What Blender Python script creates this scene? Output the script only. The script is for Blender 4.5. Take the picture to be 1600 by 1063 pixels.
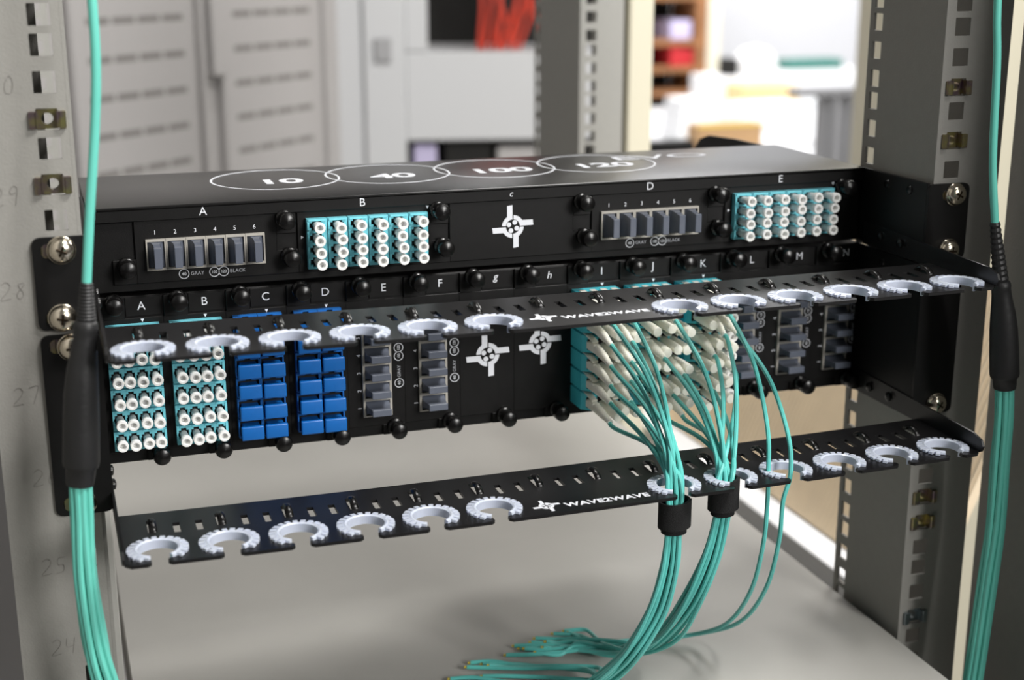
import bpy, bmesh, math, random
from mathutils import Matrix, Vector
random.seed(7)
PI = math.pi
S = 0.001
sc = bpy.context.scene
for o in list(bpy.data.objects): bpy.data.objects.remove(o)
C = sc.collection

# ------------------------------------------------------------------ camera, world, lights, exposure
cd = bpy.data.cameras.new('camera'); cam = bpy.data.objects.new('camera', cd); C.objects.link(cam)
r_, u_, f_ = Vector((.947659, -.319284, -.000609)), Vector((.085367, .251535, .964076)), Vector((.307660, .913668, -.265625))
m = Matrix.Identity(4)
for i in range(3): m[i][0], m[i][1], m[i][2] = r_[i], u_[i], -f_[i]
m.translation = Vector((-.23659, -.64338, .11967))
cam.matrix_world = m
cd.sensor_fit = 'HORIZONTAL'; cd.sensor_width = 23.5; cd.lens = 2187.49 / 1600 * 23.5
cd.clip_start = .02; cd.clip_end = 60
cd.dof.use_dof = True; cd.dof.focus_distance = .705; cd.dof.aperture_fstop = 4.5
sc.camera = cam
sc.view_settings.view_transform = 'Standard'; sc.view_settings.look = 'None'
sc.view_settings.exposure = 0.0; sc.view_settings.gamma = 1; sc.view_settings.use_curve_mapping = False
w = bpy.data.worlds.new('world'); sc.world = w; w.use_nodes = True
w.node_tree.nodes['Background'].inputs[0].default_value = (1.0, .985, .96, 1)
w.node_tree.nodes['Background'].inputs[1].default_value = .085

def area(name, loc, target, sx, sy, power, col=(1, .98, .95)):
    l = bpy.data.lights.new(name, 'AREA'); l.shape = 'RECTANGLE'; l.size = sx; l.size_y = sy; l.energy = power; l.color = col
    o = bpy.data.objects.new(name, l); C.objects.link(o); o.location = loc
    o.rotation_euler = (Vector(target) - Vector(loc)).to_track_quat('-Z', 'Y').to_euler()
    return o
area('front_key', (.9, -2.1, .75), (.05, .05, -.06), .65, .7, 44, (1, .985, .96))  # added key light from behind the camera; no window is known there
area('ceiling_lamp', (.62, -.72, 1.45), (.1, -.1, 0), .6, .3, 38)
area('side_fill', (1.1, .8, .75), (.2, .5, -.25), .5, .4, 9)  # added fill from the office side, brightens the shelf; no lamp stands there
area('ceiling_lamp', (.34, .62, 1.45), (.36, .45, -.2), .4, .3, 9)
area('ceiling_lamp', (2.2, 3.2, 1.45), (2.4, 3.4, 0), 2.4, 1.2, 105, (1, .99, 1))
area('ceiling_lamp', (2.9, 5.0, 1.45), (3.1, 5.6, -.4), 2.4, .8, 75, (1, .99, 1))

# ------------------------------------------------------------------ materials
def lin(c): return tuple(((v / 255) / 12.92 if v / 255 < .04045 else ((v / 255 + .055) / 1.055) ** 2.4) for v in c)
def mat(name, rgb, rough=.5, metal=0, noise=0, nscale=200, bump=0, bscale=800, spec=.5, trans=0, sss=0, coat=0, rgb2=None, wave=None):
    M = bpy.data.materials.new(name); M.use_nodes = True
    nt = M.node_tree; b = nt.nodes['Principled BSDF']
    c = (*lin(rgb), 1)
    b.inputs['Base Color'].default_value = c; b.inputs['Roughness'].default_value = rough; b.inputs['Metallic'].default_value = metal
    b.inputs['Specular IOR Level'].default_value = spec; b.inputs['Transmission Weight'].default_value = trans
    b.inputs['Coat Weight'].default_value = coat
    if sss:
        b.inputs['Subsurface Weight'].default_value = sss; b.inputs['Subsurface Radius'].default_value = (.004, .004, .005); b.inputs['Subsurface Scale'].default_value = .5
    tc = nt.nodes.new('ShaderNodeTexCoord')
    if noise or rgb2:
        n = nt.nodes.new('ShaderNodeTexNoise'); n.inputs['Scale'].default_value = nscale; n.inputs['Detail'].default_value = 4
        nt.links.new(tc.outputs['Object'], n.inputs['Vector'])
        r = nt.nodes.new('ShaderNodeValToRGB'); r.color_ramp.elements[0].position = .35; r.color_ramp.elements[1].position = .65
        if rgb2: a, d = (*lin(rgb2), 1), c
        else: a = tuple(v * (1 - noise) for v in c[:3]) + (1,); d = tuple(min(1, v * (1 + noise)) for v in c[:3]) + (1,)
        r.color_ramp.elements[0].color = a; r.color_ramp.elements[1].color = d
        nt.links.new(n.outputs['Fac'], r.inputs['Fac']); nt.links.new(r.outputs['Color'], b.inputs['Base Color'])
    if bump:
        n = nt.nodes.new('ShaderNodeTexNoise'); n.inputs['Scale'].default_value = bscale; n.inputs['Detail'].default_value = 2
        nt.links.new(tc.outputs['Object'], n.inputs['Vector'])
        bp = nt.nodes.new('ShaderNodeBump'); bp.inputs['Strength'].default_value = bump; bp.inputs['Distance'].default_value = .0005
        nt.links.new(n.outputs['Fac'], bp.inputs['Height']); nt.links.new(bp.outputs['Normal'], b.inputs['Normal'])
    return M
BLACK = mat('black_powder_coat', (11, 10, 10), .45, spec=.28, noise=.15, bump=.12, bscale=2500)
BLACKTOP = mat('black_satin_cover', (18, 17, 17), .28, spec=.65, noise=.1, bump=.05, bscale=2500)
TRAY = mat('black_tray_paint', (15, 14, 15), .36, noise=.12, bump=.1, bscale=2500)
GLOSS = mat('black_gloss_plastic', (11, 10, 10), .27, spec=.4)
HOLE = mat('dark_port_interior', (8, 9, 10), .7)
PRINT = mat('white_print', (222, 224, 230), .6)
PRINTG = mat('grey_print', (178, 180, 186), .6)
PAINT = mat('grey_rack_paint', (144, 142, 137), .55, noise=.02, bump=.25, bscale=900)
PAINT_LIT = mat('lit_rack_paint', (164, 163, 158), .5, noise=.02)  # same rack paint made lighter; brightness of lit faces put into the colour
SHELF = mat('pale_grey_shelf_paint', (172, 170, 165), .45, noise=.03, nscale=12, bump=.08, bscale=900)
TEAL = mat('teal_adapter_plastic', (116, 202, 216), .35)
TEALD = mat('deep_teal_plastic', (74, 198, 214), .35)
CORD = mat('aqua_cord_jacket', (96, 192, 184), .38, noise=.03, nscale=60)
CORDB = mat('aqua_trunk_jacket', (104, 200, 184), .4, noise=.02, nscale=60)
WHITE = mat('white_cap_plastic', (236, 236, 234), .4, sss=.15)
MILK = mat('milky_white_plastic', (240, 238, 226), .35, sss=.25)
NYLON = mat('clear_nylon', (224, 232, 252), .22, trans=.25, sss=.3, spec=.7)
BLUE = mat('blue_cap_plastic', (10, 94, 170), .38, noise=.04, nscale=300)
BLUEF = mat('blue_adapter_plastic', (26, 104, 182), .38)
PLUG = mat('slate_plug_plastic', (92, 97, 109), .25, spec=.4)
FRAMEG = mat('warm_grey_frame', (170, 166, 158), .5)
NICKEL = mat('nickel_screw', (214, 204, 186), .2, metal=1)
RECESS = mat('screw_recess', (60, 50, 40), .35, metal=1)
ZINC = mat('yellow_zinc_nut', (186, 178, 120), .28, metal=1, rgb2=(150, 130, 140), nscale=160)
STEEL = mat('blue_zinc_nut', (150, 160, 165), .3, metal=1)
SHRINK = mat('black_heat_shrink', (27, 27, 28), .5, bump=.25, bscale=400)
VELCRO = mat('black_hook_fabric', (14, 14, 15), .95, bump=1, bscale=2200, noise=.4, nscale=1500)
PENCIL = mat('pencil_line', (128, 124, 120), .7)
KEVLAR = mat('yellow_fibre_end', (200, 178, 70), .6)
CABGREY = mat('cabinet_grey', (178, 175, 174), .5, noise=.02)
CABWHITE = mat('cabinet_white', (206, 207, 209), .5)
SLOT = mat('vent_slot_dark', (128, 125, 122), .8)
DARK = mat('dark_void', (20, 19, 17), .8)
REDC = mat('red_cable', (206, 70, 52), .45)
WALL = mat('white_wall_paint', (232, 233, 236), .8)
FLOORM = mat('grey_floor', (150, 148, 144), .5, noise=.06, nscale=6)
CARD = mat('cardboard', (182, 146, 104), .8, noise=.05, nscale=30)
TAN = mat('tan_ribbed_sheet', (226, 208, 180), .7, noise=.03, nscale=40)
CREAM = mat('cream_paint', (226, 220, 198), .5)
DESK = mat('white_laminate', (232, 233, 234), .4)
WOOD = mat('brown_wood', (150, 104, 66), .6, noise=.15, nscale=14)
YELLOW = mat('yellow_tape', (226, 196, 70), .5)
ORANGE = mat('pale_orange_card', (236, 206, 150), .6)
PAPER = mat('white_paper', (240, 240, 240), .7)
REDB = mat('red_binder', (190, 40, 46), .5)
GREENB = mat('green_plastic', (60, 120, 110), .5)
LILAC = mat('lilac_cloth', (196, 188, 220), .8)
GREYF = mat('grey_fabric', (166, 166, 168), .85)

# ------------------------------------------------------------------ builders (all sizes in millimetres)
def sub(o): return [c for c in bpy.data.objects if c.parent == o]
class MB:
    def __init__(s): s.bm = bmesh.new(); s.mi = 0
    def _tag(s, n0):
        s.bm.faces.ensure_lookup_table()
        for f in s.bm.faces[n0:]: f.material_index = s.mi
    def add(s, vs, fs):
        n0 = len(s.bm.faces); v = [s.bm.verts.new(p) for p in vs]
        for f in fs:
            try: s.bm.faces.new([v[i] for i in f])
            except ValueError: pass
        s._tag(n0); return v
    def box(s, x0, x1, y0, y1, z0, z1, bev=0, seg=1):
        vs = [(x, y, z) for x in (x0, x1) for y in (y0, y1) for z in (z0, z1)]
        fs = [(0, 1, 3, 2), (4, 6, 7, 5), (0, 4, 5, 1), (2, 3, 7, 6), (0, 2, 6, 4), (1, 5, 7, 3)]
        if not bev: s.add(vs, fs); return s
        t = bmesh.new(); v = [t.verts.new(p) for p in vs]
        for f in fs: t.faces.new([v[i] for i in f])
        bmesh.ops.bevel(t, geom=t.edges[:], offset=bev, segments=seg, affect='EDGES', profile=.6)
        return s.join(t)
    def join(s, t, mx=None):
        if mx: t.transform(mx)
        me = bpy.data.meshes.new('t'); t.to_mesh(me); t.free()
        n0 = len(s.bm.faces); s.bm.from_mesh(me); bpy.data.meshes.remove(me); s._tag(n0); return s
    def joinmesh(s, me, mx=None):
        t = bmesh.new(); t.from_mesh(me); return s.join(t, mx)
    def lathe(s, prof, mx=None, seg=20, closed=False, a0=0, a1=2 * PI, cap=True):
        # prof: (radius, height) along local +z
        full = abs(a1 - a0) > 6.28; n = seg if full else seg + 1; vs = []; k = len(prof)
        for i in range(n):
            a = a0 + (a1 - a0) * i / seg
            for r, h in prof: vs.append(Vector((r * math.cos(a), r * math.sin(a), h)))
        if mx: vs = [mx @ v for v in vs]
        fs = []
        kk = k if closed else k - 1
        for i in range(seg):
            j = (i + 1) % n
            for q in range(kk):
                q2 = (q + 1) % k; fs.append((i * k + q, j * k + q, j * k + q2, i * k + q2))
        if not full and closed and cap: fs += [tuple(range(k))[::-1], tuple((n - 1) * k + q for q in range(k))]
        if full and not closed and cap:
            if prof[0][0] > 1e-6: fs.append(tuple(i * k for i in range(n))[::-1])
            if prof[-1][0] > 1e-6: fs.append(tuple(i * k + k - 1 for i in range(n)))
        s.add(vs, fs); return s
    def tube(s, pts, r, seg=8, cap=True):
        pts = [Vector(p) for p in pts]; n = len(pts); rs = r if isinstance(r, (list, tuple)) else [r] * n
        t0 = (pts[1] - pts[0]).normalized(); nrm = t0.orthogonal().normalized(); vs = []
        for i, p in enumerate(pts):
            t = (pts[min(i + 1, n - 1)] - pts[max(i - 1, 0)]).normalized()
            nrm = (nrm - t * nrm.dot(t)).normalized(); b = t.cross(nrm)
            for k in range(seg):
                a = 2 * PI * k / seg; vs.append(p + (nrm * math.cos(a) + b * math.sin(a)) * rs[i])
        fs = [(i * seg + k, i * seg + (k + 1) % seg, (i + 1) * seg + (k + 1) % seg, (i + 1) * seg + k) for i in range(n - 1) for k in range(seg)]
        if cap: fs += [tuple(range(seg))[::-1], tuple((n - 1) * seg + k for k in range(seg))]
        s.add(vs, fs); return s
    def prism(s, poly, h0, h1, plane='XZ'):
        # polygon in the plane, extruded between h0 and h1 along the normal
        f = {'XZ': lambda a, b, h: (a, h, b), 'XY': lambda a, b, h: (a, b, h), 'YZ': lambda a, b, h: (h, a, b)}[plane]
        n = len(poly); vs = [f(a, b, h0) for a, b in poly] + [f(a, b, h1) for a, b in poly]
        fs = [tuple(range(n))[::-1], tuple(range(n, 2 * n))] + [(i, (i + 1) % n, n + (i + 1) % n, n + i) for i in range(n)]
        s.add(vs, fs); return s
    def mesh(s, name, mats, ang=35):
        bmesh.ops.recalc_face_normals(s.bm, faces=s.bm.faces[:])
        for v in s.bm.verts: v.co *= S
        me = bpy.data.meshes.new(name); s.bm.to_mesh(me); s.bm.free()
        for mm in (mats if isinstance(mats, (list, tuple)) else [mats]): me.materials.append(mm)
        me.polygons.foreach_set('use_smooth', [True] * len(me.polygons)); me.set_sharp_from_angle(angle=math.radians(ang))
        return me
    def build(s, name, mats, parent=None, local=False, ang=35): return obj(name, s.mesh(name, mats, ang), parent, local)
def wloc(o):
    l = Matrix.Translation(o.location)
    return wloc(o.parent) @ o.matrix_parent_inverse @ l if o.parent else l
def obj(name, me, parent=None, local=False):
    o = bpy.data.objects.new(name, me); C.objects.link(o)
    if parent:
        o.parent = parent
        if not local: o.matrix_parent_inverse = wloc(parent).inverted()
    return o
def tag(o, label, cat, group=None, kind=None):
    if label: o['label'] = label
    if cat: o['category'] = cat
    if group: o['group'] = group
    if kind: o['kind'] = kind
    return o
def thing(name, label, cat, loc=(0, 0, 0), group=None, rot=None):
    o = bpy.data.objects.new(name, None); C.objects.link(o); o.location = Vector(loc) * S; o.empty_display_size = .01
    if rot: o.rotation_euler = rot
    return tag(o, label, cat, group)
def struct(name, mb, m): return tag(mb.build(name, m), None, None, kind='structure')
XZ = Matrix(((1, 0, 0, 0), (0, 0, -1, 0), (0, 1, 0, 0), (0, 0, 0, 1)))      # plate drawn in XY -> faces -y
YZ = Matrix(((0, 0, 1, 0), (1, 0, 0, 0), (0, 1, 0, 0), (0, 0, 0, 1)))
def plate(outer, holes, t, mx=None, bev=0):
    cu = bpy.data.curves.new('p', 'CURVE'); cu.dimensions = '2D'; cu.fill_mode = 'BOTH'; cu.extrude = t / 2; cu.bevel_depth = bev; cu.bevel_resolution = 1
    for pl in [outer] + holes:
        sp = cu.splines.new('POLY'); sp.points.add(len(pl) - 1); sp.use_cyclic_u = True
        for q, (a, b) in zip(sp.points, pl): q.co = (a, b, 0, 1)
    o = bpy.data.objects.new('p', cu); me = bpy.data.meshes.new_from_object(o)
    bpy.data.objects.remove(o); bpy.data.curves.remove(cu)
    if mx: me.transform(mx)
    return me
def rect(x0, x1, y0, y1, c=0):
    if not c: return [(x0, y0), (x1, y0), (x1, y1), (x0, y1)]
    p = []
    for cx, cy, a in ((x1 - c, y0 + c, -90), (x1 - c, y1 - c, 0), (x0 + c, y1 - c, 90), (x0 + c, y0 + c, 180)):
        for k in range(4): t = math.radians(a + 30 * k); p.append((cx + c * math.cos(t), cy + c * math.sin(t)))
    return p
_tc = {}
def text_mesh(body, cap, m, wide=1, bold=0, shear=0):
    key = (body, cap, m.name, wide, bold, shear)
    if key in _tc: return _tc[key]
    cu = bpy.data.curves.new('t', 'FONT'); cu.body = body; cu.size = cap / .72; cu.align_x = 'CENTER'; cu.align_y = 'CENTER'
    cu.offset = bold; cu.extrude = .05; cu.resolution_u = 4; cu.shear = shear; cu.space_character = .92 if wide > 1.2 else 1.05
    o = bpy.data.objects.new('t', cu); me = bpy.data.meshes.new_from_object(o)
    bpy.data.objects.remove(o); bpy.data.curves.remove(cu)
    xs = [v.co.y for v in me.vertices]; cy = (max(xs) + min(xs)) / 2
    me.transform(Matrix.Diagonal((wide, 1, 1, 1)) @ Matrix.Translation((0, -cy, 0))); me.transform(Matrix.Scale(S, 4))
    me.materials.clear(); me.materials.append(m); _tc[key] = me
    return me
def text(body, cap, m, parent, x, y, z, face='front', wide=1, bold=0, rot=0, local=False, name='lettering', shear=0):
    o = obj(name, text_mesh(body, cap, m, wide, bold, shear), parent, local)
    o.location = Vector((x, y, z)) * S
    o.rotation_euler = (PI / 2, rot, 0) if face == 'front' else (0, 0, rot)
    return o
def ring_poly(r0, r1, n=48):
    return [(r1 * math.cos(2 * PI * i / n), r1 * math.sin(2 * PI * i / n)) for i in range(n)], [(r0 * math.cos(2 * PI * i / n), r0 * math.sin(2 * PI * i / n)) for i in range(n)]
def circle_print(r, wd, m, parent, x, y, z, face='front', local=False, name='printed_circle'):
    a, b = ring_poly(r - wd, r, 64 if r > 10 else 28)
    mb = MB(); mb.joinmesh(plate(a, [b], .1, XZ if face == 'front' else None))
    o = mb.build(name, m, parent, local); o.location = Vector((x, y, z)) * S; return o
def emblem(k, m, parent, x, y, z, face='front', local=False):
    mb = MB(); g = .45
    for q in range(4):
        P = []
        for i in range(7):
            t = math.radians(176 - (176 - 121.5) * i / 6); P.append((6.7 * math.cos(t), 6.7 * math.sin(t)))
        P += [(-3.5, 12.2), (-.3, 12.6)]
        for i in range(9):
            t = math.radians(93 + (174 - 93) * i / 8); P.append((4.25 * math.cos(t), 4.25 * math.sin(t)))
        c, s_ = math.cos(-q * PI / 2), math.sin(-q * PI / 2)
        P = [(k * (a * c - b * s_), k * (a * s_ + b * c)) for a, b in P]
        if face == 'front': mb.prism(P, -.05, .05, 'XZ')
        else: mb.prism(P, -.05, .05, 'XY')
    for q in range(4):
        t = math.radians(66 + 90 * q - 2); cx, cy = 2.65 * k * math.cos(t), 2.65 * k * math.sin(t)
        P = [(cx + 1.42 * k * math.cos(i * PI / 7), cy + 1.42 * k * math.sin(i * PI / 7)) for i in range(14)]
        mb.prism(P, -.05, .05, 'XZ' if face == 'front' else 'XY')
    o = mb.build('printed_emblem', m, parent, local); o.location = Vector((x, y, z)) * S; return o
def spline(P, n=8):
    P = [Vector(p) for p in P]; out = []
    Q = [P[0] * 2 - P[1]] + P + [P[-1] * 2 - P[-2]]
    for i in range(1, len(Q) - 2):
        a, b, c, d = Q[i - 1:i + 3]
        for k in range(n):
            t = k / n
            out.append(.5 * ((2 * b) + (c - a) * t + (2 * a - 5 * b + 4 * c - d) * t * t + (3 * b - a - 3 * c + d) * t ** 3))
    out.append(P[-1]); return out
def copy_part(o, parent):
    c = o.copy(); C.objects.link(c); c.parent = parent; return c

# ------------------------------------------------------------------ setting
struct('floor', MB().box(-2600, 5200, -2600, 6700, -1400, -1350), FLOORM)
struct('wall_back', MB().box(-2600, 5200, 6600, 6700, -1350, 1500), WALL)
struct('wall_right', MB().box(5100, 5200, -2600, 6600, -1350, 1500), WALL)
struct('trim_1', MB().box(1080, 1420, 1250, 1450, -1350, 1500, 2), CREAM)
struct('trim_2', MB().box(298, 334, 90, 640, -350, -323, 1), WALL)

# ------------------------------------------------------------------ the rack
rack = thing('equipment_rack', 'grey steel nineteen-inch rack frame with square-holed posts around the black panels', 'rack', (0, 0, -1340))
def hole_z(u0, u1): return [u * 44.45 + d for u in range(u0, u1) for d in (6.35, 22.225, 38.1)]
HZ = hole_z(-12, 8)
def post(sx, yf, depth, web_holes, name, m):
    fl = [(222, -1330), (262, -1330), (262, 640), (222, 640)]
    if sx < 0: fl = [(-a - 2, b) for a, b in fl][::-1]
    cx = 232.55 * sx
    holes = [rect(cx - 4.76, cx + 4.76, z - 4.76, z + 4.76, .5) for z in HZ]
    mb = MB(); mb.joinmesh(plate(fl, holes, 1.7, Matrix.Translation((0, yf + 1, 0)) @ XZ))
    x0 = 222 * sx if sx > 0 else -224
    wy = rect(yf + 1.9, yf + depth, -1330, 640)
    wh = [rect(yf + depth - 13, yf + depth - 4.2, z - 4.76, z + 4.76, .5) for z in HZ] if web_holes else []
    mb.joinmesh(plate(wy, wh, 1.6, Matrix.Translation((x0 + .9, 0, 0)) @ YZ))
    xo = 262 * sx if sx > 0 else -264
    mb.box(min(xo, xo + 1.6 * sx), max(xo, xo + 1.6 * sx), yf + .2, yf + (73 if sx > 0 else 26), -1330, 640)
    if yf < 10 and sx < 0: mb.box(-262.5, -233.5, yf + 70, yf + 72, -1330, 640)
    return mb.build(name, m, rack)
fpl = post(-1, 0, 73, True, 'front_post', PAINT)
fpr = post(1, 0, 73, True, 'front_post', PAINT)
rpl = post(-1, 530, 120, True, 'rear_post', PAINT_LIT)
rpr = post(1, 530, 120, True, 'rear_post', PAINT_LIT)
MB().box(-222.2, -218, 60, 73, -1330, -150, .6).build('post_lip', PAINT_LIT, rack)
MB().box(268, 292, 528, 600, -1330, 640, 2).build('corner_post', CREAM, rack)
for sx in (-1, 1):
    a, b = sorted((sx * (276 if sx > 0 else 279), sx * 322))
    MB().box(a, b, -170, 8, -1330, 640, 3, 2).build('frame_upright', PAINT, rack)
MB().box(-326, -323, 10, 700, -1330, 640, .5).build('side_panel', PAINT, rack)  # unseen panel, added to block light and darken the inside of the right post
# pencilled unit numbers on the left post
DIG = {'2': [[(0, .85), (.3, 1), (.6, .8), (.45, .45), (0, 0), (.7, .05)]], '3': [[(0, .95), (.5, .95), (.2, .55), (.55, .35), (.3, 0), (0, .1)]],
       '4': [[(0, 1), (.05, .45), (.6, .5)], [(.6, 1), (.5, 0)]], '5': [[(.6, 1), (.1, .95), (.1, .55), (.5, .5), (.5, .1), (0, 0)]],
       '6': [[(.5, 1), (.1, .5), (.1, .1), (.5, .05), (.5, .4), (.1, .4)]], '7': [[(0, .95), (.65, 1), (.35, 0)]],
       '8': [[(.5, .9), (.1, .8), (.5, .3), (.3, 0), (.05, .25), (.55, .8)]], '9': [[(.5, .7), (.1, .65), (.2, 1), (.55, .95), (.5, 0)]],
       '0': [[(.3, 1), (.05, .6), (.1, .1), (.5, .1), (.55, .7), (.3, 1)]]}
for n, x, z in (('30', -250, 66), ('29', -252.5, 18), ('28', -253, -24), ('27', -252, -73), ('26', -247, -113), ('25', -247, -157.5), ('24', -246, -199.5)):
    mb = MB()
    for i, ch in enumerate(n):
        for st in DIG[ch]:
            p = spline([(x - 5 + i * 6.4 + a * 6.2 - (1 - b) * .8, -.02, z - 4 + b * 8) for a, b in st], 4)
            mb.tube(p, .12, 4)
    mb.build('handwritten_number', PENCIL, fpl)
def cage_nut(x, z, m):
    mb = MB()
    for s_ in (-1, 1):
        mb.box(x + s_ * 6.3 - 1.4, x + s_ * 6.3 + 1.4, -1.9, 1.2, z - 4.0, z + 3.6, .3)       # folded wings in front of the flange
        mb.box(x + s_ * 4.4 - .4, x + s_ * 4.4 + .4, -1.6, 5.4, z - 3.6, z + 3.6)
    mb.joinmesh(plate(rect(x - 4.4, x + 4.4, z - 4.3, z + 4.3), [[(x + 2.6 * math.cos(i * PI / 8), z + 2.6 * math.sin(i * PI / 8)) for i in range(16)]], 4, Matrix.Translation((0, 4.6, 0)) @ XZ))
    mb.box(x - 9.8, x - 5.4, 2.2, 7, z - 4, z + 4, .3)
    return mb.build('cage_nut', m, rack)
for x, z, m in ((-232.55, 50.8, ZINC), (-232.55, 22.225, ZINC), (232.55, 50.8, ZINC), (232.55, 22.225, ZINC), (232.55, -184.15, ZINC), (232.55, -200.025, ZINC), (232.55, -260.35, STEEL),
                (-232.55, -6.35, ZINC), (-232.55, -38.1, ZINC), (-232.55, -50.8, ZINC), (-232.55, -127, ZINC), (232.55, -6.35, ZINC), (232.55, -38.1, ZINC), (232.55, -127, ZINC), (232.55, -50.8, ZINC)):
    cage_nut(x, z, m)
# shelf below
sh = thing('rack_shelf', 'broad pale grey metal shelf below the panels, cut cord ends lying on it', 'shelf', (0, 200, -310))
MB().box(-214, 218, -120, 528, -273, -270, .8).build('shelf_top', SHELF, sh)
MB().box(-214, 218, -120, -117.5, -310, -273.2, .4).build('front_lip', SHELF, sh)
for x0, x1 in ((-214, -211.5), (215.5, 218)): MB().box(x0, x1, -117, 528, -310, -273.2, .4).build('side_lip', SHELF, sh)
# ribbed sheet right of rack
st = thing('ribbed_sheet', 'tan ribbed sheet leaning upright outside the rack, behind its right front post', 'sheet', (333, 360, -322))
mb = MB()
def lean(z): return 324 + (z + 322) * .42  # tilt added so the face catches light from overhead
def slab(y0, y1, d0, d1, z0, z1): mb.add([(lean(z) + d, y, z) for y in (y0, y1) for d in (d0, d1) for z in (z0, z1)], [(0, 1, 3, 2), (4, 6, 7, 5), (0, 4, 5, 1), (2, 3, 7, 6), (0, 2, 6, 4), (1, 5, 7, 3)])
slab(118.5, 620, 0, 8, -321.5, -112)
for k in range(82): slab(121 + k * 6, 124 + k * 6, -.9, 0, -320, -113)
mb.build('corrugated_board', TAN, st)

# ------------------------------------------------------------------ chassis
def screw_mesh():
    mb = MB(); R = Matrix.Rotation(PI / 2, 4, 'X')                            # +z -> -y
    mb.lathe([(6.3, 0), (6.3, 1.0), (5.9, 1.3), (5.7, 2.0), (5.2, 3.4), (3.9, 4.5), (1.6, 5.0), (0, 5.05)], R, 28)
    return mb.mesh('screw', NICKEL, 40)
def recess_mesh():
    mb = MB(); mb.box(-.6, .6, -5.12, -4.2, -2.5, 2.5, .2); mb.box(-2.5, 2.5, -5.13, -4.2, -.6, .6, .2)
    return mb.mesh('cross_recess', RECESS)
SCREW, CROSS = screw_mesh(), recess_mesh()
def screw(parent, x, z, y=-2.0, a=.3):
    o = obj('screw', SCREW, parent); o.location = Vector((x, y, z)) * S; o.rotation_euler = (0, a, 0)
    c = obj('cross_recess', CROSS, o, True)
def knob_mesh():
    mb = MB(); R = Matrix.Rotation(PI / 2, 4, 'X')
    mb.lathe([(4.6, 0), (4.6, 2.2), (4.1, 2.8), (3.3, 3.2), (3.3, 5.2), (4.2, 5.6), (4.5, 6.4), (4.5, 10.2), (4.1, 11.2), (3.0, 11.8), (0, 12.1)], R, 24)
    return mb.mesh('captive_knob', GLOSS, 30)
KNOB = knob_mesh()
def ear(parent, sx, z0, z1, slots):
    xa, xb = (221, 243.5) if sx > 0 else (-243.5, -221)
    xa, xb = (218, 244) if sx > 0 else (-244, -218)
    holes = []
    for z in slots:
        a, b = (227, 240.5) if sx > 0 else (-240.5, -227)
        holes.append(rect(a, b, z - 3.4, z + 3.4, 3.3))
    mb = MB(); mb.joinmesh(plate(rect(xa, xb, z0, z1, 3.5), holes, 1.8, Matrix.Translation((0, -1.05, 0)) @ XZ, 0))
    return mb.build('mounting_ear', BLACK, parent)
def side_wall(parent, sx, z0, z1, y1):
    x = sx * 219
    MB().box(x - .9, x + .9, -.1, y1, z0, z1, .3).build('side_wall', BLACK, parent)
    for z in (z1 - 6, z0 + 7):
        for y in (16, 38):
            mb = MB(); R = Matrix.Translation((x - sx * .8, y, z)) @ Matrix.Rotation(-sx * PI / 2, 4, 'Y')
            mb.lathe([(2.6, 0), (2.2, .9), (0, 1.2)], R, 14); mb.build('side_rivet', GLOSS, parent)
YF = 64.5
# upper unit
up = thing('patch_panel', 'upper black one-unit patch panel with circled numbers 10 40 100 120 on its lid', 'patch panel', (0, 100, -44))
MB().box(-217.8, 217.8, YF, 168, -43.4, -1.5, .6).build('housing', BLACK, up)
MB().box(-218, 218, YF - 3.2, 168.5, -1.4, 0, .5, 2).build('lid', BLACKTOP, up)
MB().box(-217.8, 217.8, YF - 2.6, YF - .1, -7.6, -1.45, .4).build('header_strip', BLACK, up)
mb = MB(); P = [(168.6, -43), (168.6, -2), (225, -3), (262, -5), (276, -9), (282, -16), (284, -30), (284, -43)]
mb.prism(P, 216.6, 218.2, 'YZ')
mb.build('rear_bracket', BLACK, up)
for k, (y, z) in enumerate(((255, -14), (235, -15), (268, -20))):
    mb = MB(); mb.lathe([(1.5, 0), (1.2, .5), (0, .6)], Matrix.Translation((216.6, y, z)) @ Matrix.Rotation(-PI / 2, 4, 'Y'), 10); mb.build('side_rivet', NICKEL, up)
for sx in (-1, 1):
    ear(up, sx, -43.2, -.8, (-6.35 - .6, -38.1 + .6)); side_wall(up, sx, -43.2, -.4, YF + 40)
screw(up, -231.6, -6.6, a=.4); screw(up, -233.6, -37.4, a=.15); screw(up, 234.5, -6.8, a=.5); screw(up, 233, -37.6, a=.1)
for t, x in (('10', -115), ('40', -51.5), ('100', 12), ('120', 75.5)):
    circle_print(35.5, 1.1, PRINT, up, x, 127, .06, 'top')
    text(t, 15, PRINT, up, x + 1, 119, .08, 'top', 1.3, .5)
text('EVO', 15, PRINT, up, 123, 141, .08, 'top', 1.7, .0)
for i, ch in enumerate('ABCDE'):
    text('c' if ch == 'C' else ch, 3.4 if ch == 'C' else 4.3, PRINT, up, -162.2 + 81.28 * i, YF - 2.75, -4.0 - (.4 if ch == 'C' else 0), shear=.25 if ch == 'C' else 0)
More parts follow.
